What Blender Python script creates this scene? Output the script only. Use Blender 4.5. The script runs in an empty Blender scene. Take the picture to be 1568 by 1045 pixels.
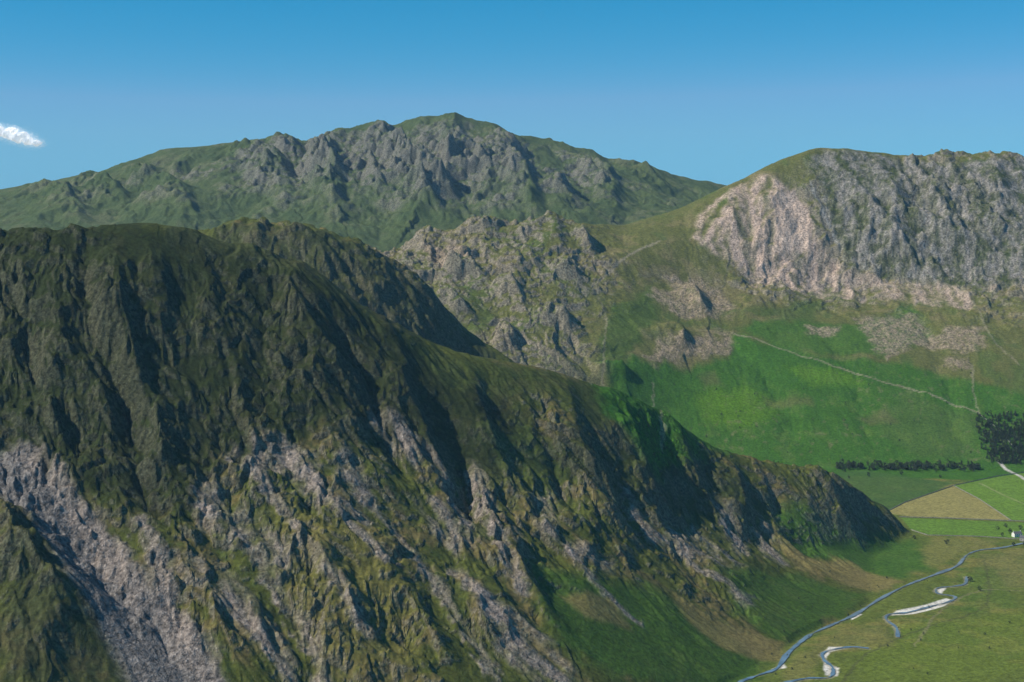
import bpy, math, time, bmesh
import numpy as np
from mathutils import Vector
T0=time.time()
rng=np.random.default_rng(7)
f32=np.float32
# ------------------------------------------------------------------ survey frame
FL=2277.0; CX=784.0; CY=522.5
P=math.atan((522.5-300.0)/FL); cP=math.cos(P); sP=math.sin(P)
HC=720.0; FLOOR=180.0
def brg(u,v):
    zc=-(v-CY)/FL; Y=cP+sP*zc
    return (u-CX)/FL/Y, (-sP+cP*zc)/Y       # tan bearing, tan elevation
def knot(p):
    u,v,D=p[0],p[1],p[2]
    a,r=brg(u,v)
    if D is None: D=(FLOOR-HC)/r
    return (a,D,HC+r*D,p[3] if len(p)>3 else 0.6)
def curve(pts): 
    k=np.array([knot(p) for p in pts],dtype=float); return k[np.argsort(k[:,0])]
def off(c,dD,dZ,cr=None):
    k=c.copy(); k[:,1]+=dD; k[:,2]+=dZ
    if cr is not None: k[:,3]=cr
    return k
# ------------------------------------------------------------------ polar grid
aa=np.concatenate([np.linspace(-.60,-.38,50,endpoint=False),np.linspace(-.38,.38,1120),np.linspace(.38,.60,51)[1:]])
DD=np.concatenate([np.linspace(350,1180,90,endpoint=False),np.arange(1180,2480,1.9),np.arange(2480,4200,3.8),
                   np.arange(4200,4700,9.),np.arange(4700,6150,6.0),np.geomspace(6150,45000,110)])
nA,nR=len(aa),len(DD)
A=np.broadcast_to(aa[None,:],(nR,nA)); Dg=np.broadcast_to(DD[:,None],(nR,nA))
X=(A*Dg).astype(f32); Y=np.ascontiguousarray(Dg).astype(f32)
def massif(curves):
    cols=[[np.interp(aa,c[:,0],c[:,j]) for j in (1,2,3)] for c in curves]
    K=np.array(cols)  # nc,3,nA
    Z=np.empty((nR,nA),f32); C=np.empty((nR,nA),f32)
    for i in range(nA):
        d=K[:,0,i]; o=np.argsort(d)
        Z[:,i]=np.interp(DD,d[o],K[o,1,i]); C[:,i]=np.interp(DD,d[o],K[o,2,i])
    return Z,C
def blur(h,kr,ka):
    def b(h,k,ax):
        if k<1: return h
        h=np.moveaxis(h,ax,0); n=h.shape[0]
        p=np.concatenate([np.repeat(h[:1],k+1,0),h,np.repeat(h[-1:],k,0)],0).astype(np.float64)
        c=np.cumsum(p,0); r=(c[2*k+1:2*k+1+n]-c[:n])/(2*k+1)
        return np.moveaxis(r,0,ax).astype(f32)
    return b(b(b(b(h,kr,0),ka,1),kr,0),ka,1)
# F : near ridge
Fc=curve([(-500,440,1680,.6),(-200,385,1750,.7),(0,362,1800,.8),(60,357,1815,.8),(130,351,1840,.8),(165,345,1855,.6),(230,341,1875,.5),(270,350,1885,.5),(330,369,1895,.6),(372,383,1900,.7),(410,407,1905,.75),(450,413,1910,.75),(500,432,1920,.7),(545,465,1930,.7),(600,494,1945,.6),(640,515,1960,.5),(690,537,1980,.4),(750,548,2010,.4),(820,562,2040,.4),(870,577,2065,.45),(930,595,2095,.55),(975,612,2120,.65),(1035,650,2160,.7),(1080,680,2190,.6),(1130,700,2215,.6),(1190,712,2245,.6),(1250,722,2280,.8),(1290,740,2310,.8),(1330,775,2335,.7),(1360,790,2350,.6),(1400,822,2350,.2),(1450,900,2300,.0),(1600,1000,2250,0)])
Fm=curve([(-500,760,1460,.9),(0,700,1530,1),(230,700,1590,1),(500,690,1660,.95),(700,750,1735,.9),(900,780,1825,.9),(1100,830,1985,.8),(1250,840,2130,.5),(1330,850,2200,.3),(1400,880,2200,.1),(1500,980,2100,0)])
Fb=curve([(-500,1045,1200,.7),(0,1045,1250,.6),(230,1045,1305,.5),(500,1045,1370,.5),(700,1045,1420,.5),(900,1045,1490,.35),(1000,1045,1540,.25),(1120,1045,None,.1),(1200,990,None,.1),(1300,942,None,.05),(1390,893,None,0),(1420,870,None,0),(1600,860,2250,0)])
Fs=[Fc,Fm,Fb,off(Fc,-28,-9),off(Fc,40,-14),off(Fc,330,-260),off(Fc,900,-420),off(Fb,-300,-170,.3),off(Fb,-800,-400,0)]
# K : dark knoll behind the ridge
Kc=curve([(100,420,2560,.7),(250,365,2600,.7),(330,347,2620,.7),(385,334,2640,.8),(440,340,2650,.8),(500,353,2660,.8),(560,379,2670,.8),(600,405,2680,.8),(640,430,2690,.8),(680,468,2700,.8),(720,512,2700,.7),(780,545,2700,.4),(850,590,2700,.4),(950,680,2700,.2),(1010,1045,2700,0),(1500,1045,2700,0)])
Ks=[Kc,off(Kc,-60,-35,.9),off(Kc,-300,-230,.8),off(Kc,-800,-500,.5),off(Kc,60,-22),off(Kc,300,-190),off(Kc,900,-500)]
# M : haystack fell, pass, big crag
Mc=curve([(-600,430,3300,.3),(300,420,3400,.3),(560,396,3480,.6),(600,388,3500,.7),(650,360,3520,.8),(700,351,3540,.8),(750,346,3560,.8),(800,341,3580,.8),(840,336,3600,.7),(880,340,3640,.7),(920,346,3700,.5),(960,343,3750,.3),(1000,330,3780,.2),(1040,318,3810,.2),(1080,300,3840,.2),(1140,272,3880,.3),(1200,240,3920,.3),(1250,224,3950,.4),(1300,226,3970,.5),(1380,236,3980,.5),(1450,237,4000,.6),(1530,235,4000,.6),(1568,241,4000,.6),(1700,252,3980,.6),(2000,320,3900,.6),(2400,420,3900,.4)])
M1=curve([(-600,470,3200,.4),(560,420,3400,.8),(650,400,3400,.9),(750,395,3420,.9),(850,400,3440,.9),(950,390,3520,.5),(1050,370,3640,.3),(1150,350,3700,.55),(1250,340,3730,.8),(1350,340,3750,1),(1450,345,3750,1),(1568,350,3760,1),(2400,480,3700,.6)])
M2=curve([(-600,520,3000,.4),(560,460,3200,.8),(650,450,3230,.8),(750,450,3260,.8),(850,455,3290,.75),(950,440,3400,.5),(1050,440,3500,.4),(1150,440,3540,.6),(1250,448,3570,.6),(1400,440,3590,.6),(1568,430,3600,.6),(2400,540,3500,.4)])
M3=curve([(-600,580,2900,.4),(560,520,3020,.8),(650,520,3050,.7),(750,535,3060,.7),(850,550,3060,.6),(950,562,3090,.4),(1050,548,3200,.38),(1100,548,3220,.3),(1250,545,3250,.25),(1400,550,3260,.25),(1568,545,3280,.25),(2400,620,3200,.2)])
M4=curve([(-600,700,2600,.4),(560,660,2720,.5),(700,690,2790,.4),(800,708,2840,.3),(900,718,2870,.2),(1000,719,None,.05),(1200,719,None,.0),(1568,719,None,.0),(2400,719,None,.0)])
Ms=[Mc,M1,M2,M3,M4,off(Mc,60,-12),off(Mc,500,-260),off(Mc,1300,-520),off(M4,-350,-150,.2),off(M4,-900,-500,.0)]
# P : great fell
Pc=curve([(-900,330,5500,.3),(-200,316,5600,.3),(0,292,5650,.3),(60,280,5660,.3),(130,269,5680,.4),(190,251,5700,.4),(260,227,5740,.4),(310,223,5760,.4),(365,215,5780,.4),(420,216,5800,.5),(470,221,5810,.6),(495,214,5820,.7),(520,207,5830,.6),(580,193,5860,.7),(600,193,5870,.7),(650,182,5890,.6),(690,178,5900,.5),(740,189,5920,.5),(800,209,5940,.6),(870,228,5960,.6),(930,243,5980,.5),(960,250,6000,.4),(1000,259,6020,.4),(1060,274,6050,.4),(1140,292,6100,.4),(1400,320,6200,.3),(2200,330,6200,.3)])
P1=curve([(-900,360,5100,.4),(0,316,5200,.5),(150,300,5250,.6),(300,270,5350,.65),(450,262,5420,.9),(520,262,5450,1),(600,262,5480,1),(700,255,5500,1),(800,265,5500,1),(900,285,5550,.8),(1000,300,5600,.6),(1140,315,5700,.5),(2200,350,5800,.4)])
P2=curve([(-900,380,4800,.3),(0,345,4850,.4),(200,330,4900,.5),(400,320,5000,.55),(600,315,5050,.7),(800,320,5050,.65),(1000,330,5200,.5),(1140,345,5300,.4),(2200,380,5300,.4)])
P3=curve([(-900,430,4500,.3),(0,385,4500,.3),(400,380,4600,.4),(600,390,4600,.4),(1000,380,4800,.4),(2200,400,4800,.3)])
Ps=[Pc,P1,P2,P3,off(Pc,60,-12),off(Pc,700,-300),off(Pc,2000,-700),off(P3,-500,-200),off(P3,-1500,-900)]
# E : far fells
Ec=curve([(-900,340,8800,.3),(0,330,8800,.3),(800,290,9000,.3),(900,262,9000,.3),(960,248,9000,.3),(1000,245,9000,.3),(1040,247,9000,.3),(1060,252,9000,.3),(1100,259,9000,.3),(1140,266,9000,.3),(1250,278,9000,.3),(2200,300,9000,.3)])
Es=[Ec,off(Ec,-900,-280),off(Ec,-2500,-900),off(Ec,200,-30),off(Ec,3000,-900)]
h=np.full((nR,nA),FLOOR,f32); crag=np.zeros((nR,nA),f32); W=np.zeros((nR,nA),np.int8)
for i,ms in enumerate([Fs,Ks,Ms,Ps,Es],1):
    Z,C=massif(ms)
    m=Z>h
    h=np.where(m,Z,h); crag=np.where(m,C,crag); W[m]=i
del Z,C
h=blur(h,5,5)
crag=blur(crag,5,5)
print('base',time.time()-T0)
# ------------------------------------------------------------------ noise
perm=rng.permutation(256).astype(np.int32); perm=np.concatenate([perm,perm])
ang=rng.random(256)*2*np.pi; gxT=np.cos(ang).astype(f32); gyT=np.sin(ang).astype(f32)
rxT=(rng.random(256)*.9-.45).astype(f32); ryT=(rng.random(256)*.9-.45).astype(f32)
def hsh(i,j): return perm[perm[i&255]+(j&255)]
def perlin(x,y):
    xi=np.floor(x).astype(np.int32); yi=np.floor(y).astype(np.int32)
    xf=(x-xi).astype(f32); yf=(y-yi).astype(f32)
    u=xf*xf*xf*(xf*(xf*6-15)+10); v=yf*yf*yf*(yf*(yf*6-15)+10)
    def g(dx,dy):
        k=hsh(xi+dx,yi+dy); return gxT[k]*(xf-dx)+gyT[k]*(yf-dy)
    a=g(0,0); b=g(1,0); a+=u*(b-a); c=g(0,1); d=g(1,1); c+=u*(d-c)
    return (a+v*(c-a))*f32(1.5)
def fbm(x,y,L,n,sx=0.,ridge=False,gain=.5):
    s=0;am=1.;tot=0.
    for o in range(n):
        p=perlin(x/L+sx+17.3*o,y/L-sx+9.1*o)
        if ridge: p=1-2*np.abs(p)
        s=s+p*f32(am); tot+=am; am*=gain; L*=.5
    return s/f32(tot)
def ero(x,y,L,dx,dy,sd):
    x=x/L+sd; y=y/L-sd
    xi=np.floor(x).astype(np.int32); yi=np.floor(y).astype(np.int32)
    xf=(x-xi).astype(f32); yf=(y-yi).astype(f32)
    s=np.zeros_like(xf); w=np.zeros_like(xf)
    for i in (-1,0,1):
        for j in (-1,0,1):
            k=hsh(xi+i,yi+j)
            px=xf-i-f32(.5)-rxT[k]; py=yf-j-f32(.5)-ryT[k]
            ww=np.exp(-2.5*(px*px+py*py)); 
            s+=ww*np.cos((px*dx+py*dy)*f32(5.2)); w+=ww
    return s/w
def sm(x,a,b):
    t=np.clip((x-a)/(b-a),0,1); return (t*t*(3-2*t)).astype(f32)
def grad(h):
    hr=np.gradient(h,DD.astype(f32),axis=0); ha=np.gradient(h,aa.astype(f32),axis=1)
    return ha/Y, hr-ha*A.astype(f32)/Y
# ------------------------------------------------------------------ surveying helpers
def gp(u,v):
    a,r=brg(u,v); i=int(np.clip(np.searchsorted(aa,a),0,nA-1))
    e=(h[90:,i]-HC)/DD[90:]
    k=np.argmax(e>=r) if (e>=r).any() else np.argmax(e)
    k=k+90
    return (a*DD[k],DD[k])
def fp(u,v):
    a,r=brg(u,v); D=(FLOOR-HC)/r; return (a*D,D)
def hgt(x,y):
    a=x/y; i=np.clip(np.searchsorted(aa,a)-1,0,nA-2); j=np.clip(np.searchsorted(DD,y)-1,0,nR-2)
    fa=(a-aa[i])/(aa[i+1]-aa[i]); fd=(y-DD[j])/(DD[j+1]-DD[j])
    return (h[j,i]*(1-fa)+h[j,i+1]*fa)*(1-fd)+(h[j+1,i]*(1-fa)+h[j+1,i+1]*fa)*fd
n40=fbm(X,Y,45,3,11.3); n12=fbm(X,Y,14,3,4.4); n150=fbm(X,Y,170,4,6.1); n5=fbm(X,Y,6.5,2,2.4)
def subset(pts,m):
    pts=np.array(pts); lo=pts.min(0)-m; hi=pts.max(0)+m
    j0=max(0,np.searchsorted(DD,lo[1])-1); j1=min(nR,np.searchsorted(DD,hi[1])+1)
    am=min(lo[0]/DD[j0],lo[0]/DD[j1-1]); aM=max(hi[0]/DD[j0],hi[0]/DD[j1-1])
    i0=max(0,np.searchsorted(aa,am)-1); i1=min(nA,np.searchsorted(aa,aM)+1)
    return slice(j0,j1),slice(i0,i1)
def segd(px,py,a,b):
    vx,vy=b[0]-a[0],b[1]-a[1]; L=vx*vx+vy*vy+1e-6
    t=np.clip(((px-a[0])*vx+(py-a[1])*vy)/L,0,1)
    return np.sqrt((px-a[0]-t*vx)**2+(py-a[1]-t*vy)**2)
def polymask(pts,soft=12.,warp=18.):
    S=subset(pts,40); px=X[S]+n40[S]*warp+n12[S]*warp*.4; py=Y[S]+n12[S]*warp*.4-n40[S]*warp
    d=np.full(px.shape,1e9,f32); ins=np.zeros(px.shape,bool)
    n=len(pts)
    for i in range(n):
        a,b=pts[i],pts[(i+1)%n]
        d=np.minimum(d,segd(px,py,a,b))
        c=((a[1]>py)!=(b[1]>py))&(px<(b[0]-a[0])*(py-a[1])/((b[1]-a[1])+1e-9)+a[0])
        ins^=c
    sd=np.where(ins,d,-d)
    return S,sm(sd,-soft,soft)
def linemask(pts,w,soft=2.,warp=0.):
    S=subset(pts,w+soft+10); px=X[S]+n12[S]*warp; py=Y[S]+n40[S]*warp
    d=np.full(px.shape,1e9,f32)
    for a,b in zip(pts[:-1],pts[1:]): d=np.minimum(d,segd(px,py,a,b))
    return S,1-sm(d,w,w+soft)
def smooth_line(pts,n=8):
    pts=[np.array(p,float) for p in pts]; q=[2*pts[0]-pts[1]]+pts+[2*pts[-1]-pts[-2]]; out=[]
    for i in range(1,len(q)-2):
        for t in np.linspace(0,1,n,endpoint=False):
            a,b,c,d=q[i-1],q[i],q[i+1],q[i+2]
            out.append(.5*((2*b)+(c-a)*t+(2*a-5*b+4*c-d)*t*t+(3*b-a-3*c+d)*t**3))
    out.append(pts[-1]); return out
# ------------------------------------------------------------------ named spurs and gullies (map positions)
dh=np.zeros_like(h)
def spur(pts,amp,wl,wr,end=60.):
    L=smooth_line([gp(*p) for p in pts],4); m=max(wl,wr)*2.2
    S=subset(L,m+20); wv=wr*.6
    px=X[S]+n40[S]*wv+n150[S]*wv; py=Y[S]+n150[S]*wv
    d=np.full(px.shape,1e9,f32); side=np.ones(px.shape,f32); tt=np.zeros(px.shape,f32)
    tot=sum(math.dist(a,b) for a,b in zip(L[:-1],L[1:])); acc=0
    for a,b in zip(L[:-1],L[1:]):
        q=segd(px,py,a,b); k=q<d
        cr=(b[0]-a[0])*(py-a[1])-(b[1]-a[1])*(px-a[0])
        sg=np.sign(cr)*(-1 if b[1]>a[1] else 1)
        t=np.clip(((px-a[0])*(b[0]-a[0])+(py-a[1])*(b[1]-a[1]))/((b[0]-a[0])**2+(b[1]-a[1])**2+1e-6),0,1)
        le=math.dist(a,b)
        side=np.where(k,sg,side); tt=np.where(k,(acc+t*le)/tot,tt); d=np.where(k,q,d); acc+=le
    w=np.where(side>0,wr,wl); f=np.exp(-(d/w)**1.5*1.2)
    dh[S]=dh[S]+amp*f*np.sin(np.clip(tt,0,1)*2.75+.12)*(1+.6*n40[S])
for p in [[(585,194),(602,240),(650,300)],[(525,206),(500,250),(520,330)],[(775,225),(790,270),(815,330)],[(690,182),(700,230),(690,280),(640,340)]]: spur(p,82,170,42)
for p in [[(735,245),(750,300)],[(340,224),(410,262),(450,330)],[(190,256),(270,300),(300,345)],[(870,232),(930,285),(940,330)],[(60,285),(110,320),(130,350)],[(960,252),(1030,300)],[(640,240),(660,300)],[(840,270),(870,320)],[(420,218),(470,262)],[(560,260),(590,320)],[(130,272),(190,320)]]: spur(p,46,120,38)
spur([(610,196),(632,250),(690,300)],-60,55,48); spur([(480,222),(450,290)],-36,60,55); spur([(805,215),(830,280)],-36,45,45)
for p in [[(430,430),(480,510),(530,600),(560,700)],[(600,505),(622,600),(660,700),(690,780)],[(870,585),(880,660),(930,760),(960,850)],[(940,602),(975,690),(1010,780)],[(1035,656),(1060,720),(1092,790)],[(1120,702),(1138,760),(1134,830)],[(1245,726),(1285,780),(1310,825)],[(760,770),(800,880),(860,990)],[(560,820),(640,950),(700,1045)],[(310,400),(325,480),(360,580),(400,700)],[(720,560),(735,640),(770,720)],[(240,380),(245,440),(260,520)],[(1325,774),(1342,800)],[(450,800),(520,900),(560,1000)]]: spur(p,16,46,14)
spur([(172,375),(176,430),(185,540),(225,660),(260,760)],22,60,26)
spur([(130,362),(138,450),(152,560),(198,660),(235,800)],-28,15,15)
for p in [[(20,420),(40,520),(60,620)],[(330,480),(350,580),(370,680)],[(500,480),(560,580),(600,700)],[(820,640),(850,720),(880,790)],[(1000,640),(1030,740)],[(1180,730),(1200,800)]]: spur(p,-11,11,11)
spur([(-20,760),(50,850),(95,930),(90,1000)],30,60,30)
spur([(60,760),(190,900),(290,1045)],-14,34,34)
spur([(690,640),(715,760),(790,900),(850,1000)],-12,20,20)
for p in [[(395,345),(400,400)],[(450,350),(490,400)],[(550,378),(590,430)],[(640,432),(670,470)]]: spur(p,17,50,17)
for p in [[(652,362),(660,420)],[(735,350),(745,395)],[(830,338),(850,385)],[(775,430),(800,480)],[(700,400),(735,440)],[(855,400),(880,440)],[(670,450),(720,500)],[(880,345),(905,390)],[(1060,440),(1080,490)],[(1040,505),(1050,540)],[(950,560),(960,590)],[(800,390),(820,430)],[(620,400),(640,450)],[(760,500),(790,540)],[(850,470),(870,510)]]: spur(p,32,60,20)
for p in [[(1185,262),(1195,340),(1200,400)],[(1340,250),(1380,330),(1400,400)],[(1430,250),(1460,340),(1500,410)],[(1520,250),(1540,350)],[(1130,300),(1120,370)],[(1300,300),(1350,360),(1420,400)],[(1400,330),(1480,380)]]: spur(p,22,80,30)
for p in [[(1120,520),(1180,600),(1230,700)],[(1400,470),(1440,560),(1470,690)],[(1000,560),(1020,640),(1060,700)],[(1290,540),(1320,620),(1340,700)]]: spur(p,-7,30,30)
h+=dh; del dh
print('spurs',time.time()-T0)
wF=blur(((W==1)|(W==2)).astype(f32),5,5); wM=blur((W==3).astype(f32),5,5); wP=blur((W>=4).astype(f32),5,5)
stripes=[]
WX=fbm(X,Y,260,3,3.1); WY=fbm(X,Y,260,3,8.7)
MOD=np.clip(.7+1.6*fbm(X,Y,120,3,21.7),.05,1.6)
h+= crag*(wF*6+wM*8+wP*20)*fbm(X,Y,220,4,1.7,ridge=True)
#        L    F   M   P   blur
for k,(L,aF,aM,aP,br) in enumerate([(430,4,5,30,18),(210,8,7,23,12),(110,7.8,5.5,15,8),(56,6.2,3.4,7,5),(28,4.0,2.2,3.0,3),(14,2.2,1.1,1.3,1)]):
    g0,g1=grad(blur(h,br,br)); s=np.sqrt(g0*g0+g1*g1)+1e-5
    c=ero(X+WX*40+n40*8,Y+WY*40,L,-g1/s,g0/s,3.7*k+.3)
    m=sm(s,.08,.42)
    sh=c if k<3 else (1-2*np.abs(c))*.6+c*.4
    h+=(wF*aF+wM*aM+wP*aP)*(.16+.84*crag)*m*sh*(MOD if k>0 else 1)
    stripes.append(c*m)
st1,st2,st3,st4=stripes[1],stripes[2],stripes[3],stripes[4]
print('ero',time.time()-T0)
# broken rock : outcrops with sharp edges at several sizes, and rough ridged rock
cr2=crag+.4*WX+.35*n150
cm=sm(cr2,.34,.95)
n=fbm(X,Y,70,5,5.5,ridge=True,gain=.55)
h+=n*cm*(wF*3.1+wM*5+wP*5)
for L,aF,aM,aP,t0,sx in [(190,4,12,18,.06,2.9),(85,6.5,13,10,.08,7.7),(40,5,7.5,5,.08,12.1),(19,2.7,3.2,1.6,.06,15.9)]:
    q=fbm(X+WX*30,Y+WY*30,L,3,sx,gain=.48); e=sm(q,t0,t0+.13)-.35+.6*q
    h+=e*cm*(wF*aF+wM*aM+wP*aP)*.75
h+=fbm(X,Y,60,3,2.2)*f32(1.2)*sm(crag,0.02,.2)
g0,g1=grad(h); slope=np.sqrt(g0*g0+g1*g1)
print('detail',time.time()-T0)
river_px=[(1085,1075),(1130,1045),(1165,1032),(1190,1022),(1208,998),(1240,972),(1272,957),(1310,940),(1350,915),(1390,895),(1430,880),(1465,866),(1480,850),(1500,842),(1535,838),(1575,830),(1640,822)]
river=smooth_line([fp(*p) for p in river_px])
loops_px=[[(1200,1045),(1235,1038),(1270,1036),(1275,1022),(1262,1010),(1262,998),(1300,990),(1330,992)],
          [(1375,975),(1372,960),(1357,948),(1362,940),(1390,937),(1425,928),(1455,920),(1462,913),(1436,908),(1436,900),(1462,897),(1478,893),(1480,882)]]
loops=[smooth_line([fp(*p) for p in l]) for l in loops_px]
for l,w in [(river,5)]+[(x,4) for x in loops]:
    S,m=linemask(l,w,12); h[S]=h[S]*(1-m)+(FLOOR-1.3)*m
# ------------------------------------------------------------------ ground colours (albedo)
col=np.zeros((nR,nA,3),f32)
def put(S,m,c,var=None):
    c=np.array(c,f32); col[S]=col[S]*(1-m[...,None])+c*m[...,None]
ALL=(slice(None),slice(None))
put(ALL,np.ones((nR,nA),f32),(.100,.128,.024))
put(ALL,sm(n150+n40*.4,.0,.25),(.150,.145,.038))
put(ALL,sm(n150-n40*.5,.1,.4)*.7,(.060,.115,.018))
F_=blur((W==1).astype(f32),2,2); K_=blur((W==2).astype(f32),2,2); M_=blur((W==3).astype(f32),2,2); P_=blur((W==4).astype(f32),2,2); E_=(W==5).astype(f32)
FK=np.clip(F_+K_,0,1)
put(ALL,FK,(.076,.088,.018))
put(ALL,FK*sm(n40+.6*n150,-.05,.3),(.128,.106,.038))
put(ALL,FK*sm(n12+.5*n40,.1,.4)*.65,(.042,.062,.014))
put(ALL,M_,(.112,.120,.035)); put(ALL,M_*sm(n40+n150,0.,.4)*.8,(.160,.140,.060)); put(ALL,M_*sm(n40-n150,.1,.5)*.7,(.064,.098,.022))
put(ALL,P_,(.068,.096,.034)); put(ALL,P_*sm(n40+n150,0.,.4)*.8,(.102,.116,.055)); put(ALL,P_*sm(n40-n150,.1,.5)*.7,(.045,.071,.025))
put(ALL,E_,(.10,.13,.09))  # far fells paler and bluer: distance haze tinted into the colour
def zone(pts,c,k=1.,soft=12,warp=18,mod=None):
    S,m=polymask([gp(*p) for p in pts],soft,warp); m=m*k
    if mod is not None: m=m*mod[S]
    put(S,m,c); return S,m
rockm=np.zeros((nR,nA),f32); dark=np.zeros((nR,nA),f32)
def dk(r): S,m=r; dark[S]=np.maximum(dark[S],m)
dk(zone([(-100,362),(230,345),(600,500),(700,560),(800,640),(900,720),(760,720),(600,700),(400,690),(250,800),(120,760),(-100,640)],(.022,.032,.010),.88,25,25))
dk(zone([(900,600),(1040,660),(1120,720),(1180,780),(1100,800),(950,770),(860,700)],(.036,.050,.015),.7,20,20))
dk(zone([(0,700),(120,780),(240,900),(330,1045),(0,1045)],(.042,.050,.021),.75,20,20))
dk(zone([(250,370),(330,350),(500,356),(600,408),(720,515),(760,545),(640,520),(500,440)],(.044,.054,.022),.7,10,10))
gf=(.042,.092,.012)
zone([(800,850),(900,880),(1000,900),(1100,960),(1180,1020),(1130,1060),(950,1045),(850,980)],gf,.85,15,20)
zone([(1180,770),(1300,800),(1400,825),(1430,870),(1380,885),(1280,860),(1200,840)],(.046,.108,.014),.9,15,15)
zone([(1100,860),(1220,880),(1330,910),(1290,945),(1200,985),(1120,940)],gf,.8,15,15)
zone([(740,660),(800,640),(860,700),(880,800),(820,790),(770,720)],(.060,.084,.018),.7,15,20)
zone([(600,500),(700,545),(860,580),(940,605),(900,640),(780,620),(680,590)],(.054,.072,.018),.7,12,15)
zone([(420,770),(560,800),(640,900),(620,1045),(480,1045),(440,900)],(.150,.132,.038),.6,20,20)
for z in [[(860,915),(940,920),(965,965),(900,950)],[(1020,900),(1080,935),(1150,970),(1200,985),(1195,1012),(1110,995),(1060,960)],[(1230,852),(1300,858),(1385,892),(1345,908),(1270,885)],[(1180,800),(1230,850),(1250,880),(1215,870)]]:
    zone(z,(.185,.150,.056),.8,8,10)
sl=slope+.3*n12+.22*n40
rk=sm(sl,.95,1.4)*sm(crag,.15,.5)*FK
rk=np.maximum(rk,sm(sl+.25*WX,.66,1.08)*sm(crag,.3,.65)*M_)
rk=np.maximum(rk,sm(sl+.3*n150,.66,1.08)*sm(crag+.35*n150,.50,.85)*P_)
rib=sm(st3*.5+st2*.4+n12*.6+n*.3,.32,1.0)*sm(cr2,.4,1.)
rk=np.clip(rk*.85+rib*.35,0,1)
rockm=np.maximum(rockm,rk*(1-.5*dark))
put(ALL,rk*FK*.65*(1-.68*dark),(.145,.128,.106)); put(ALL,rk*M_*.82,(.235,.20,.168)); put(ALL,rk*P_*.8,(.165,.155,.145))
streak=np.clip(.55+.6*st3+.6*n12+.4*st4,0,1)
def scree(pts,c,k=1.,soft=9,warp=14,plain=False):
    S,m=polymask([gp(*p) for p in pts],soft,warp)
    m=m*k*(1 if plain else streak[S]); put(S,m,c); rockm[S]=np.maximum(rockm[S],m)
sc=(.235,.195,.168); sg=(.150,.138,.130)
for z in [[(-40,680),(40,695),(110,770),(170,830),(230,890),(300,960),(350,1060),(210,1060),(150,960),(90,860),(50,790),(-40,730)]]: scree(z,sg,1.,10,12,True)
for z in [[(345,700),(420,672),(500,700),(560,740),(590,800),(520,790),(440,730),(360,720)],
 [(290,760),(330,735),(370,760),(400,810),(460,860),(440,885),(380,845),(310,810)],
 [(260,850),(340,870),(400,930),(440,990),(430,1015),(350,950),(290,900)],
 [(500,688),(530,682),(552,720),(548,745),(520,725)],[(820,765),(845,758),(852,800),(838,828),(820,800)],
 [(722,705),(755,760),(775,840),(745,810),(728,760)],[(1098,772),(1122,780),(1148,845),(1125,852)],
 [(1000,820),(1060,808),(1110,848),(1145,868),(1080,862),(1020,842)],[(720,900),(790,930),(850,985),(800,990),(740,940)],
 [(1150,780),(1182,810),(1198,862),(1170,852)],[(1108,898),(1155,915),(1140,928)],[(560,640),(610,630),(650,680),(640,720),(590,680)],
 [(640,760),(680,770),(720,840),(700,850),(650,800)],[(760,960),(850,1000),(900,1045),(820,1045),(760,1000)],[(850,820),(930,850),(940,880),(880,860)]]:
    scree(z,sc,.85)
for z,w in [([(360,705),(440,790),(500,870),(560,960)],3.5),([(430,690),(520,780),(590,850)],4.5),([(300,760),(400,870),(470,980),(500,1045)],4),([(320,870),(400,960),(440,1045)],4),
            ([(560,760),(640,860),(720,980),(760,1045)],3.5),([(720,720),(760,820),(800,900)],3.5),([(700,880),(780,960),(860,1040)],4),([(1100,780),(1140,850)],4),([(860,830),(920,900),(980,960)],2.5),
            ([(40,700),(150,830),(260,960),(330,1060)],9),([(130,780),(240,900),(330,1010)],5),([(640,680),(690,760),(720,830)],3),([(1020,830),(1090,880),(1150,925)],3),([(470,720),(560,800)],5),([(960,760),(1000,830)],2.5),([(210,800),(260,900)],4)]:
    S,m=linemask(smooth_line([gp(*p) for p in z],5),w,9,16); m=m*(.2+.8*streak[S])*.85; put(S,m,sc); rockm[S]=np.maximum(rockm[S],m)
G=(.040,.116,.011); 
zone([(905,590),(930,555),(960,545),(1000,560),(1060,565),(1110,550),(1130,515),(1250,545),(1400,562),(1600,610),(1600,740),(1300,730),(1000,720),(930,640)],G,.95,14,20)
zone([(1130,500),(1230,490),(1300,500),(1400,470),(1430,520),(1330,545),(1200,540)],G,.8,14,22)
zone([(940,470),(1000,440),(1010,490),(960,540),(920,560),(915,530)],(.06,.105,.018),.8,12,20)
zone([(1130,480),(1240,495),(1260,460),(1180,470)],(.06,.10,.022),.7,12,20)
zone([(1060,600),(1140,590),(1200,620),(1150,660),(1080,650)],(.095,.19,.010),.6,20,25)
zone([(1200,560),(1300,570),(1330,590),(1240,590)],(.085,.18,.010),.7,12,15)
zone([(1380,600),(1500,640),(1490,700),(1400,700),(1340,660)],(.07,.115,.026),.6,15,25)
gm_=M_*sm(-crag,-.33,-.1)
put(ALL,gm_*sm(n40+n12*.5,.05,.35)*.4,(.085,.13,.025)); put(ALL,gm_*sm(n12-n40*.5,.2,.45)*.35,(.026,.062,.010)); put(ALL,gm_*sm(n12+.4*n150,.33,.5)*.45,(.16,.15,.08))
for z in [[(1170,612),(1240,610),(1245,622),(1180,625)],[(1310,640),(1360,630),(1370,645),(1330,652)],[(1070,578),(1095,570),(1105,590),(1080,595)]]: zone(z,(.13,.12,.05),.5,10,12)
pk=(.42,.32,.26)
br=(.27,.21,.155)
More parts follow.
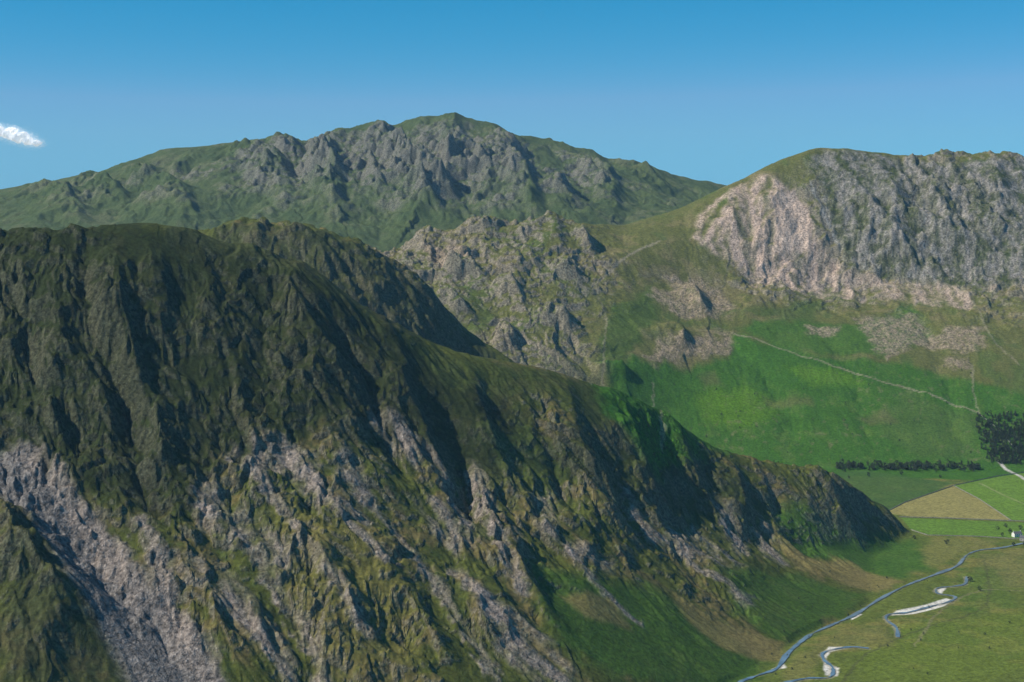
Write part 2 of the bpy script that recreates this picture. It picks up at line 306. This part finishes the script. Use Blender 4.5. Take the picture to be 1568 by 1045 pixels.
scree([(1080,318),(1120,290),(1160,268),(1205,285),(1240,320),(1248,360),(1290,405),(1275,430),(1230,445),(1140,415),(1060,370)],pk,.95,12,14)
scree([(1195,300),(1215,290),(1235,330),(1240,385),(1180,392),(1190,340)],(.48,.37,.30),.9,6,8,True)
scree([(1130,395),(1200,400),(1330,422),(1480,440),(1500,475),(1380,462),(1260,458),(1150,440)],pk,.8,12,20)
scree([(1500,425),(1568,405),(1600,440),(1520,445)],pk,.7,8,12)
for z in [[(985,548),(1040,503),(1122,508),(1126,538),(1060,548),(1010,562)],[(1310,490),(1400,480),(1430,520),(1470,500),(1510,500),(1500,540),(1400,530),(1350,548)],[(995,455),(1050,420),(1100,440),(1130,480),(1050,490)],[(1440,550),(1475,545),(1478,562),(1450,562)],[(650,380),(700,370),(720,400),(660,402)],[(1240,500),(1290,500),(1280,515),(1235,515)]]:
    S,m=polymask([gp(*p) for p in z],12,30); m=m*np.clip(.75+.8*n12[S]+.5*n5[S],0,1)*.85; put(S,m,br); rockm[S]=np.maximum(rockm[S],m)
cr_z=[(1250,236),(1320,234),(1450,242),(1600,246),(1600,440),(1480,440),(1380,430),(1300,410),(1265,340)]
S,m=polymask([gp(*p) for p in cr_z],15,20); mm=m*np.clip(.48+1.1*n12[S]+.5*st3[S]+.9*n40[S]+.3*n5[S],0,1)
put(S,m*.75,(.052,.072,.026)); put(S,mm*.9,(.24,.22,.198)); rockm[S]=np.maximum(rockm[S],mm)
def field(pts,c,k=1.,soft=1.5,warp=0): 
    S,m=polymask([fp(*p) for p in pts],soft,warp); put(S,m*k,c)
zone([(1280,722),(1330,722),(1460,740),(1370,785),(1340,775)],(.05,.105,.024),.8,8,8)
field([(1355,786),(1385,770),(1460,745),(1500,765),(1548,797),(1400,792)],(.24,.215,.075))
field([(1460,744),(1530,730),(1640,715),(1660,800),(1550,797),(1500,765)],(.115,.20,.028))
field([(1380,793),(1548,800),(1660,803),(1660,828),(1500,822),(1420,820),(1395,812)],(.105,.19,.026))
field([(1430,825),(1530,828),(1480,845),(1425,870),(1410,850)],(.17,.165,.05),.7,8,8)
field([(1380,960),(1600,930),(1640,1000),(1500,1045),(1330,1045),(1300,1010)],(.115,.158,.022),.6,15,15)
field([(1500,850),(1600,840),(1600,900),(1510,900)],(.15,.15,.05),.6,10,10)
field([(1210,1010),(1300,960),(1360,960),(1370,990),(1260,1000),(1240,1045),(1200,1045)],(.17,.155,.05),.6,8,12)
field([(1470,880),(1520,870),(1560,930),(1480,940)],(.075,.13,.02),.5,8,12)
grav=(.62,.59,.53)
for z in [[(1262,1012),(1285,1022),(1282,1034),(1262,1032)],[(1362,941),(1400,940),(1440,930),(1462,918),(1450,916),(1420,924),(1380,934)],[(1256,1000),(1270,990),(1310,989),(1270,997),(1262,1008)],[(1432,902),(1450,897),(1440,908)],[(1300,943),(1315,936),(1320,940),(1305,948)],[(1183,1024),(1200,1015),(1205,1022)]]:
    field(z,grav,1.,2,3)
S,m=linemask(river,3,2,3); put(S,m*.6,(.15,.16,.08))
for l in loops: S,m=linemask(l,2.6,2,3); put(S,m*.6,(.27,.25,.19))
def path(pts,w=2.,c=(.30,.26,.19),k=.8,warp=6,g=gp): 
    S,m=linemask(smooth_line([g(*p) for p in pts],5),w,2.,warp); put(S,m*k,c)
path([(1125,512),(1160,522),(1220,544),(1280,563),(1350,585),(1420,603),(1500,634)],1.2,k=.6)
path([(905,440),(925,425),(945,405),(975,385),(1010,370)],2.,k=.6)
path([(905,590),(925,540),(930,500),(920,465),(908,440)],1.2,k=.4)
path([(1490,560),(1490,600),(1500,635)],1.2,k=.4)
path([(1240,280),(1262,330),(1283,372)],3,(.30,.29,.27),.6,10)
path([(1450,420),(1490,460),(1520,520),(1560,560)],1.2,k=.4)
path([(1000,590),(1012,630),(1018,650)],1.2,k=.4)
path([(1505,850),(1515,900),(1500,935),(1420,960),(1330,1000),(1290,1045)],1.,(.07,.075,.03),.6,g=fp)
path([(1568,905),(1500,905),(1440,935),(1400,990)],1.,(.20,.18,.10),.5,g=fp)
S,m=linemask([fp(1530,716),fp(1560,728),fp(1600,755)],3,2,2); put(S,m,(.45,.43,.38))
S,m=linemask([fp(1500,740),fp(1540,760),fp(1600,785)],2,1.5,1); put(S,m*.6,(.25,.28,.12))
rg=sm(crag,.05,.4)
col*=(1+(.12+.08*rg)*n12+.15*n40+(.28*n5*(.25+.75*rg)))[...,None]
col=np.clip(col,.004,.7)
print('colour',time.time()-T0)
# ------------------------------------------------------------------ terrain mesh
def grid_mesh(name,h,col,rock):
    me=bpy.data.meshes.new(name); nv=nR*nA
    co=np.empty((nv,3),f32); co[:,0]=X.ravel(); co[:,1]=Y.ravel(); co[:,2]=h.ravel()
    me.vertices.add(nv); me.vertices.foreach_set('co',co.ravel())
    idx=np.arange(nv,dtype=np.int32).reshape(nR,nA)
    q=np.stack([idx[:-1,:-1],idx[:-1,1:],idx[1:,1:],idx[1:,:-1]],-1).reshape(-1)
    nf=len(q)//4
    me.loops.add(len(q)); me.loops.foreach_set('vertex_index',q)
    me.polygons.add(nf); me.polygons.foreach_set('loop_start',np.arange(0,nf*4,4,dtype=np.int32))
    me.polygons.foreach_set('use_smooth',np.ones(nf,bool))
    me.update(calc_edges=True)
    a=me.color_attributes.new('ground_albedo','FLOAT_COLOR','POINT')
    c4=np.empty((nv,4),f32); c4[:,:3]=col.reshape(-1,3); c4[:,3]=rock.ravel()
    a.data.foreach_set('color',c4.ravel())
    ob=bpy.data.objects.new(name,me); bpy.context.collection.objects.link(ob); return ob
terrain=grid_mesh('mountain_terrain',h,col,rockm)
print('mesh',time.time()-T0)
def newmat(name):
    m=bpy.data.materials.new(name); m.use_nodes=True; nt=m.node_tree; return m,nt,nt.nodes['Principled BSDF']
m,nt,bs=newmat('fell_ground'); N=nt.nodes; Lk=nt.links.new
at=N.new('ShaderNodeVertexColor'); at.layer_name='ground_albedo'
geo=N.new('ShaderNodeNewGeometry')
def noise(sc,det=4,rough=.6):
    n=N.new('ShaderNodeTexNoise'); n.inputs['Scale'].default_value=sc; n.inputs['Detail'].default_value=det; n.inputs['Roughness'].default_value=rough
    Lk(geo.outputs['Position'],n.inputs['Vector']); return n
def mrange(s,a,b,c,d):
    n=N.new('ShaderNodeMapRange'); n.inputs[1].default_value=a;n.inputs[2].default_value=b;n.inputs[3].default_value=c;n.inputs[4].default_value=d
    Lk(s,n.inputs[0]); return n.outputs[0]
na=noise(.22,3,.7)
vor=N.new('ShaderNodeTexVoronoi'); vor.inputs['Scale'].default_value=.28; Lk(geo.outputs['Position'],vor.inputs['Vector'])
f1=mrange(na.outputs[0],.32,.68,-.65,.65)
sc1=N.new('ShaderNodeMath'); sc1.operation='MULTIPLY'; Lk(f1,sc1.inputs[0]); Lk(mrange(at.outputs['Alpha'],0,.5,.6,1),sc1.inputs[1])
mu=N.new('ShaderNodeMath'); mu.operation='ADD'; Lk(sc1.outputs[0],mu.inputs[0]); mu.inputs[1].default_value=1.0
vm=N.new('ShaderNodeVectorMath'); vm.operation='SCALE'; Lk(at.outputs['Color'],vm.inputs[0]); Lk(mu.outputs[0],vm.inputs['Scale'])
bo=mrange(vor.outputs['Distance'],.2,.32,1,0)
bw=N.new('ShaderNodeMath'); bw.operation='MULTIPLY'; Lk(bo,bw.inputs[0]); 
ra=mrange(at.outputs['Alpha'],0,1,.04,.6); Lk(ra,bw.inputs[1])
mx=N.new('ShaderNodeMix'); mx.data_type='RGBA'; Lk(bw.outputs[0],mx.inputs[0]); Lk(vm.outputs[0],mx.inputs[6])
v2=N.new('ShaderNodeVectorMath'); v2.operation='MULTIPLY_ADD'; Lk(vm.outputs[0],v2.inputs[0]); v2.inputs[1].default_value=(1.6,1.6,1.6); v2.inputs[2].default_value=(.06,.056,.05)
Lk(v2.outputs[0],mx.inputs[7])
Lk(mx.outputs[2],bs.inputs['Base Color'])
bs.inputs['Roughness'].default_value=.95; bs.inputs['Specular IOR Level'].default_value=.1
bp=N.new('ShaderNodeBump'); bp.inputs['Distance'].default_value=3.2; bp.inputs['Strength'].default_value=.9
hh=N.new('ShaderNodeMath'); hh.operation='MULTIPLY'; Lk(na.outputs[0],hh.inputs[0]); Lk(mrange(at.outputs['Alpha'],0,1,.35,1.3),hh.inputs[1])
Lk(hh.outputs[0],bp.inputs['Height']); Lk(bp.outputs[0],bs.inputs['Normal'])
terrain.data.materials.append(m)
# ------------------------------------------------------------------ generic mesh helper
def mesh_ob(name,vs,fs,mat,parent=None):
    me=bpy.data.meshes.new(name); me.from_pydata([tuple(map(float,v)) for v in vs],[],fs); me.update()
    ob=bpy.data.objects.new(name,me); bpy.context.collection.objects.link(ob)
    if mat: me.materials.append(mat)
    if parent: ob.parent=parent
    return ob
def simple(name,c,rough=.9,var=.3,sc=.3,metal=0):
    m,nt,bs=newmat(name); n=nt.nodes.new('ShaderNodeTexNoise'); n.inputs['Scale'].default_value=sc; n.inputs['Detail'].default_value=5
    g=nt.nodes.new('ShaderNodeNewGeometry'); nt.links.new(g.outputs['Position'],n.inputs['Vector'])
    r=nt.nodes.new('ShaderNodeValToRGB'); r.color_ramp.elements[0].position=.3; r.color_ramp.elements[1].position=.7
    r.color_ramp.elements[0].color=tuple(x*(1-var) for x in c)+(1,); r.color_ramp.elements[1].color=tuple(min(1,x*(1+var)) for x in c)+(1,)
    nt.links.new(n.outputs[0],r.inputs[0]); nt.links.new(r.outputs[0],bs.inputs['Base Color']); bs.inputs['Roughness'].default_value=rough
    return m
wm=simple('river_water',(.13,.20,.26),.12,.35,.06)
def ribbon(pts,w,z):
    vs=[];fs=[]
    pts=[np.array(p) for p in pts]
    for i,p in enumerate(pts):
        t=pts[min(i+1,len(pts)-1)]-pts[max(i-1,0)]; t/=np.linalg.norm(t)+1e-9; nrm=np.array([-t[1],t[0]])
        ww=w*(1+.35*math.sin(i*.7)+.25*math.sin(i*.23+1)+.2*rng.normal())
        vs+= [(*(p+nrm*ww*.5),z),(*(p-nrm*ww*.5),z)]
        if i: k=2*i; fs.append((k-2,k-1,k+1,k))
    return vs,fs
vs,fs=ribbon(river,4.6,FLOOR-.5)
for l in loops:
    v2_,f2_=ribbon(l,3.6,FLOOR-.52); o=len(vs); vs+=v2_; fs+=[tuple(x+o for x in f) for f in f2_]
mesh_ob('river',vs,fs,wm)
wallm=simple('dry_stone',(.20,.19,.17),.95,.4,.5)
def wall(pts,name='stone_wall'):
    pts=[np.array(p,float) for p in pts]; out=[]
    for a,b in zip(pts[:-1],pts[1:]):
        n=max(1,int(np.linalg.norm(b-a)/6)); out+=[a+(b-a)*i/n for i in range(n)]
    out.append(pts[-1]); vs=[];fs=[]
    for i,p in enumerate(out):
        t=out[min(i+1,len(out)-1)]-out[max(i-1,0)]; t/=np.linalg.norm(t)+1e-9; n=np.array([-t[1],t[0]]); z=float(hgt(p[0],p[1]))
        for s,zz,ww in ((1,-1,.5),(1,1.2,.3),(-1,1.2,.3),(-1,-1,.5)): vs.append((*(p+n*s*ww),z+zz+(rng.random()*.25 if zz>0 else 0)))
        if i:
            k=4*i
            for j in range(3): fs.append((k-4+j,k-3+j,k+1+j,k+j))
    mesh_ob(name,vs,fs,wallm)
wall([fp(*p) for p in [(1352,787),(1385,770),(1460,744),(1530,729),(1640,714)]])
wall([fp(*p) for p in [(1460,744),(1500,765),(1549,798)]])
wall([fp(*p) for p in [(1376,792),(1450,794),(1549,798),(1660,802)]])
wall([fp(*p) for p in [(1395,812),(1420,820),(1500,822),(1560,826)]])
wall([gp(*p) for p in [(1500,636),(1530,660),(1555,690)]])
leaf=simple('tree_foliage',(.026,.042,.016),.9,.45,.4)
def trees(name,spots):
    vs=[];fs=[]
    for (x,y,H,con) in spots:
        z=float(hgt(x,y))-.3
        o=len(vs)
        for k in range(4): 
            an=k*math.pi/2; vs.append((x+.3*math.cos(an),y+.3*math.sin(an),z))
        vs.append((x,y,z+H*.8))
        for k in range(4): fs.append((o+k,o+(k+1)%4,o+4))
        n=70
        for _ in range(n):
            t=rng.random()
            if con: R=H*.22*(1-t)*(.7+.6*rng.random())+.2; zz=z+H*(.12+.88*t)
            else: R=H*.36*math.sqrt(max(0,1-(2*t-1)**2))*(.5+.6*rng.random()); zz=z+H*(.25+.75*t)
            an=rng.random()*6.283; c=np.array([x+R*math.cos(an),y+R*math.sin(an),zz]); o=len(vs)
            s=H*.10
            for _k in range(3): vs.append(tuple(c+rng.normal(0,s,3)))
            fs.append((o,o+1,o+2))
    mesh_ob(name,vs,fs,leaf)
sp=[]
for u in np.arange(1283,1500,1.5):
    if rng.random()<.75+.25*math.sin(u*.06):
        x,y=fp(u+rng.normal(0,1.5),720+rng.normal(0,1.3)); sp.append((x,y,6+8*rng.random(),rng.random()<.3))
trees('distant_tree_row',sp)
sp=[]
for _ in range(1100):
    u=1490+rng.random()*125; v=636+rng.random()*76
    if u<1494+(v-636)*.38+rng.normal(0,6): continue
    if v<660 and rng.random()<.5: continue
    x,y=gp(u,v); sp.append((x,y,5+5*rng.random(),True))
trees('conifer_plantation',sp)
sp=[]
for (u,v) in [(1540,808),(1546,818),(1535,822),(1562,812),(1568,835),(1575,815),(1528,812),(1552,835),(1590,820),(1400,826),(1450,835),(1500,905),(1485,890),(1525,716),(1540,712),(1555,716),(1330,730),(1380,728),(1440,732),(1300,733)]:
    x,y=fp(u,v); sp.append((x,y,6+4*rng.random(),False))
for _ in range(60):
    x,y=fp(1150+rng.random()*420,1045-rng.random()*180); sp.append((x,y,1.5+2*rng.random(),False))
for _ in range(160):
    x,y=gp(980+rng.random()*560,560+rng.random()*150); sp.append((x,y,1.5+3*rng.random()**2,False))
trees('valley_trees',sp)
def farmhouse(u,v,w,d,hh,rot,wc):
    x,y=fp(u,v); z=FLOOR
    e=bpy.data.objects.new('farmhouse',None); bpy.context.collection.objects.link(e); e.location=(x,y,z); e.rotation_euler[2]=rot
    wmat=simple('render_wall',wc,.9,.1,1.); rm=simple('slate_roof',(.10,.10,.11),.7,.3,1.); gm=simple('window_glass',(.03,.035,.04),.2,.1,1.)
    W2,D2=w/2,d/2
    mesh_ob('walls',[(-W2,-D2,-1),(W2,-D2,-1),(W2,D2,-1),(-W2,D2,-1),(-W2,-D2,hh),(W2,-D2,hh),(W2,D2,hh),(-W2,D2,hh),(-W2,0,hh+d*.35),(W2,0,hh+d*.35)],
      [(0,1,5,4),(2,3,7,6),(1,2,6,9,5),(3,0,4,8,7)],wmat,e)
    r=d*.35; o=.4
    mesh_ob('roof',[(-W2-o,-D2-o,hh-.2),(W2+o,-D2-o,hh-.2),(W2+o,0,hh+r+.15),(-W2-o,0,hh+r+.15),(W2+o,D2+o,hh-.2),(-W2-o,D2+o,hh-.2)],[(0,1,2,3),(3,2,4,5)],rm,e)
    vs=[];fs=[]
    for s in (-1,1):
        for zz in (1,3.6):
            for k in range(4):
                if hh<zz+1.3: continue
                xx=-W2+w*(k+.5)/4; o2=len(vs); yy=s*(D2+.03)
                vs+=[(xx-.5,yy,zz),(xx+.5,yy,zz),(xx+.5,yy,zz+1.2),(xx-.5,yy,zz+1.2)]; fs.append((o2,o2+1,o2+2,o2+3))
    mesh_ob('windows',vs,fs,gm,e)
    for s in (-1,1):
        c=s*(W2-.6); t=hh+r
        mesh_ob('chimney',[(c-.45,-.45,t-.6),(c+.45,-.45,t-.6),(c+.45,.45,t-.6),(c-.45,.45,t-.6),(c-.45,-.45,t+1.3),(c+.45,-.45,t+1.3),(c+.45,.45,t+1.3),(c-.45,.45,t+1.3)],[(0,1,5,4),(1,2,6,5),(2,3,7,6),(3,0,4,7),(4,5,6,7)],wmat,e)
farmhouse(1557,822,14,8,5.5,.3,(.75,.74,.70))
farmhouse(1572,828,20,9,4.5,-.5,(.35,.33,.30))
# ------------------------------------------------------------------ light
az=math.radians(-102); el=math.radians(44)   # compass angle from +Y clockwise
Ld=Vector((math.sin(az)*math.cos(el),math.cos(az)*math.cos(el),math.sin(el)))
# cloud : lumpy white body with a fringe of tiny flecks; faint glow stands for light scattered inside it
a,r=brg(30,213); Dc=9500.
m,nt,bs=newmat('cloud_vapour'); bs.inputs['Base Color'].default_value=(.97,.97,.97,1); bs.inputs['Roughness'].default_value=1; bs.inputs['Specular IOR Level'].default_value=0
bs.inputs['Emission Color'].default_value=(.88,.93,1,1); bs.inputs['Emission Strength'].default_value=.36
puffs=np.array([(-130,52,0,56,50),(-75,36,10,64,56),(-15,8,0,68,52),(50,-12,5,62,44),(105,-30,0,52,30),(-160,84,0,45,34),(15,20,0,74,42),(-40,56,0,46,32)],float)
bm=bmesh.new()
for p in puffs:
    r0=bmesh.ops.create_icosphere(bm,subdivisions=4,radius=1)
    for v in r0['verts']:
        q=v.co; k=.60+.10*math.sin(q.x*5+p[0])*math.sin(q.z*4+p[1])+.05*math.sin(q.y*9+q.x*8+p[0])
        v.co=Vector((a*Dc+p[0]+q.x*p[3]*k,Dc+p[2]+q.y*50*k,HC+r*Dc+p[1]*.9+q.z*p[4]*k))
me=bpy.data.meshes.new('cloud_tmp'); bm.to_mesh(me); bm.free()
cvs=[tuple(v.co) for v in me.vertices]; cfs=[tuple(p.vertices) for p in me.polygons]
bpy.data.meshes.remove(me)
nC=12000
k=rng.integers(0,len(puffs),nC); pc=puffs[k]; th=rng.random(nC)*6.283; rad=.5+.6*np.abs(rng.normal(0,.6,nC))
base=np.stack([pc[:,0]+np.cos(th)*rad*pc[:,3],rng.normal(0,30,nC),pc[:,1]*.9+np.sin(th)*rad*pc[:,4]],1)+np.array([a*Dc,Dc+10,HC+r*Dc])
of=rng.normal(0,2.4,(nC,3,3)); ln=np.array(Ld); of-=.8*(of@ln)[...,None]*ln
tv=(base[:,None,:]+of).reshape(-1,3); o=len(cvs)
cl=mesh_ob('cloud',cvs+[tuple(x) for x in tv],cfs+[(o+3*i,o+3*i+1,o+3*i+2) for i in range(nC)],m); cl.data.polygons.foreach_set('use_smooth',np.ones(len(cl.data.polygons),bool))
sun=bpy.data.lights.new('sun','SUN'); sun.energy=5.0; sun.angle=math.radians(.5); sun.color=(1,.95,.84)
so=bpy.data.objects.new('sun',sun); bpy.context.collection.objects.link(so); so.rotation_euler=(-Ld).to_track_quat('-Z','Y').to_euler()
w=bpy.data.worlds.new('World'); bpy.context.scene.world=w; w.use_nodes=True; nt=w.node_tree; bg=nt.nodes['Background']
sk=nt.nodes.new('ShaderNodeTexSky'); sk.sky_type='NISHITA'; sk.sun_disc=False; sk.sun_elevation=el; sk.sun_rotation=az%(2*math.pi); sk.altitude=700; sk.air_density=1.0; sk.dust_density=.2; sk.ozone_density=4.
sp_=nt.nodes.new('ShaderNodeSeparateColor'); cb=nt.nodes.new('ShaderNodeCombineColor'); nt.links.new(sk.outputs[0],sp_.inputs[0])
def mth(op,a,b):
    n=nt.nodes.new('ShaderNodeMath'); n.operation=op
    nt.links.new(a,n.inputs[0])
    if isinstance(b,float): n.inputs[1].default_value=b
    else: nt.links.new(b,n.inputs[1])
    return n.outputs[0]
R_,G_,B_=sp_.outputs[0],sp_.outputs[1],sp_.outputs[2]
rr=mth('MINIMUM',mth('MULTIPLY',mth('POWER',R_,4.),.006),1.6)
nt.links.new(rr,cb.inputs[0]); nt.links.new(mth('MULTIPLY',G_,.80),cb.inputs[1]); nt.links.new(mth('ADD',mth('MULTIPLY',B_,.86),mth('MULTIPLY',R_,.62)),cb.inputs[2])
nt.links.new(cb.outputs[0],bg.inputs['Color']); bg.inputs['Strength'].default_value=.088
# thin air haze between the hills
m=bpy.data.materials.new('thin_haze'); m.use_nodes=True; nt=m.node_tree; nt.nodes.clear()
o=nt.nodes.new('ShaderNodeOutputMaterial'); v=nt.nodes.new('ShaderNodeVolumeScatter'); v.inputs['Color'].default_value=(.42,.70,1,1); v.inputs['Density'].default_value=2.2e-5; nt.links.new(v.outputs[0],o.inputs['Volume'])
B=[(-9000,-2000,-200),(9000,-2000,-200),(9000,16000,-200),(-9000,16000,-200),(-9000,-2000,1400),(9000,-2000,1400),(9000,16000,1400),(-9000,16000,1400)]
mesh_ob('air_haze',B,[(3,2,1,0),(4,5,6,7),(0,1,5,4),(1,2,6,5),(2,3,7,6),(3,0,4,7)],m)
# ------------------------------------------------------------------ camera
cam=bpy.data.cameras.new('camera'); cam.sensor_width=36; cam.lens=36*FL/1568; cam.clip_end=80000; cam.clip_start=1
co=bpy.data.objects.new('camera',cam); bpy.context.collection.objects.link(co); co.location=(0,0,HC); co.rotation_euler=(math.pi/2-P,0,0)
sc_=bpy.context.scene; sc_.camera=co
sc_.view_settings.view_transform='Standard'; sc_.view_settings.look='None'; sc_.view_settings.exposure=0
print('done',time.time()-T0)
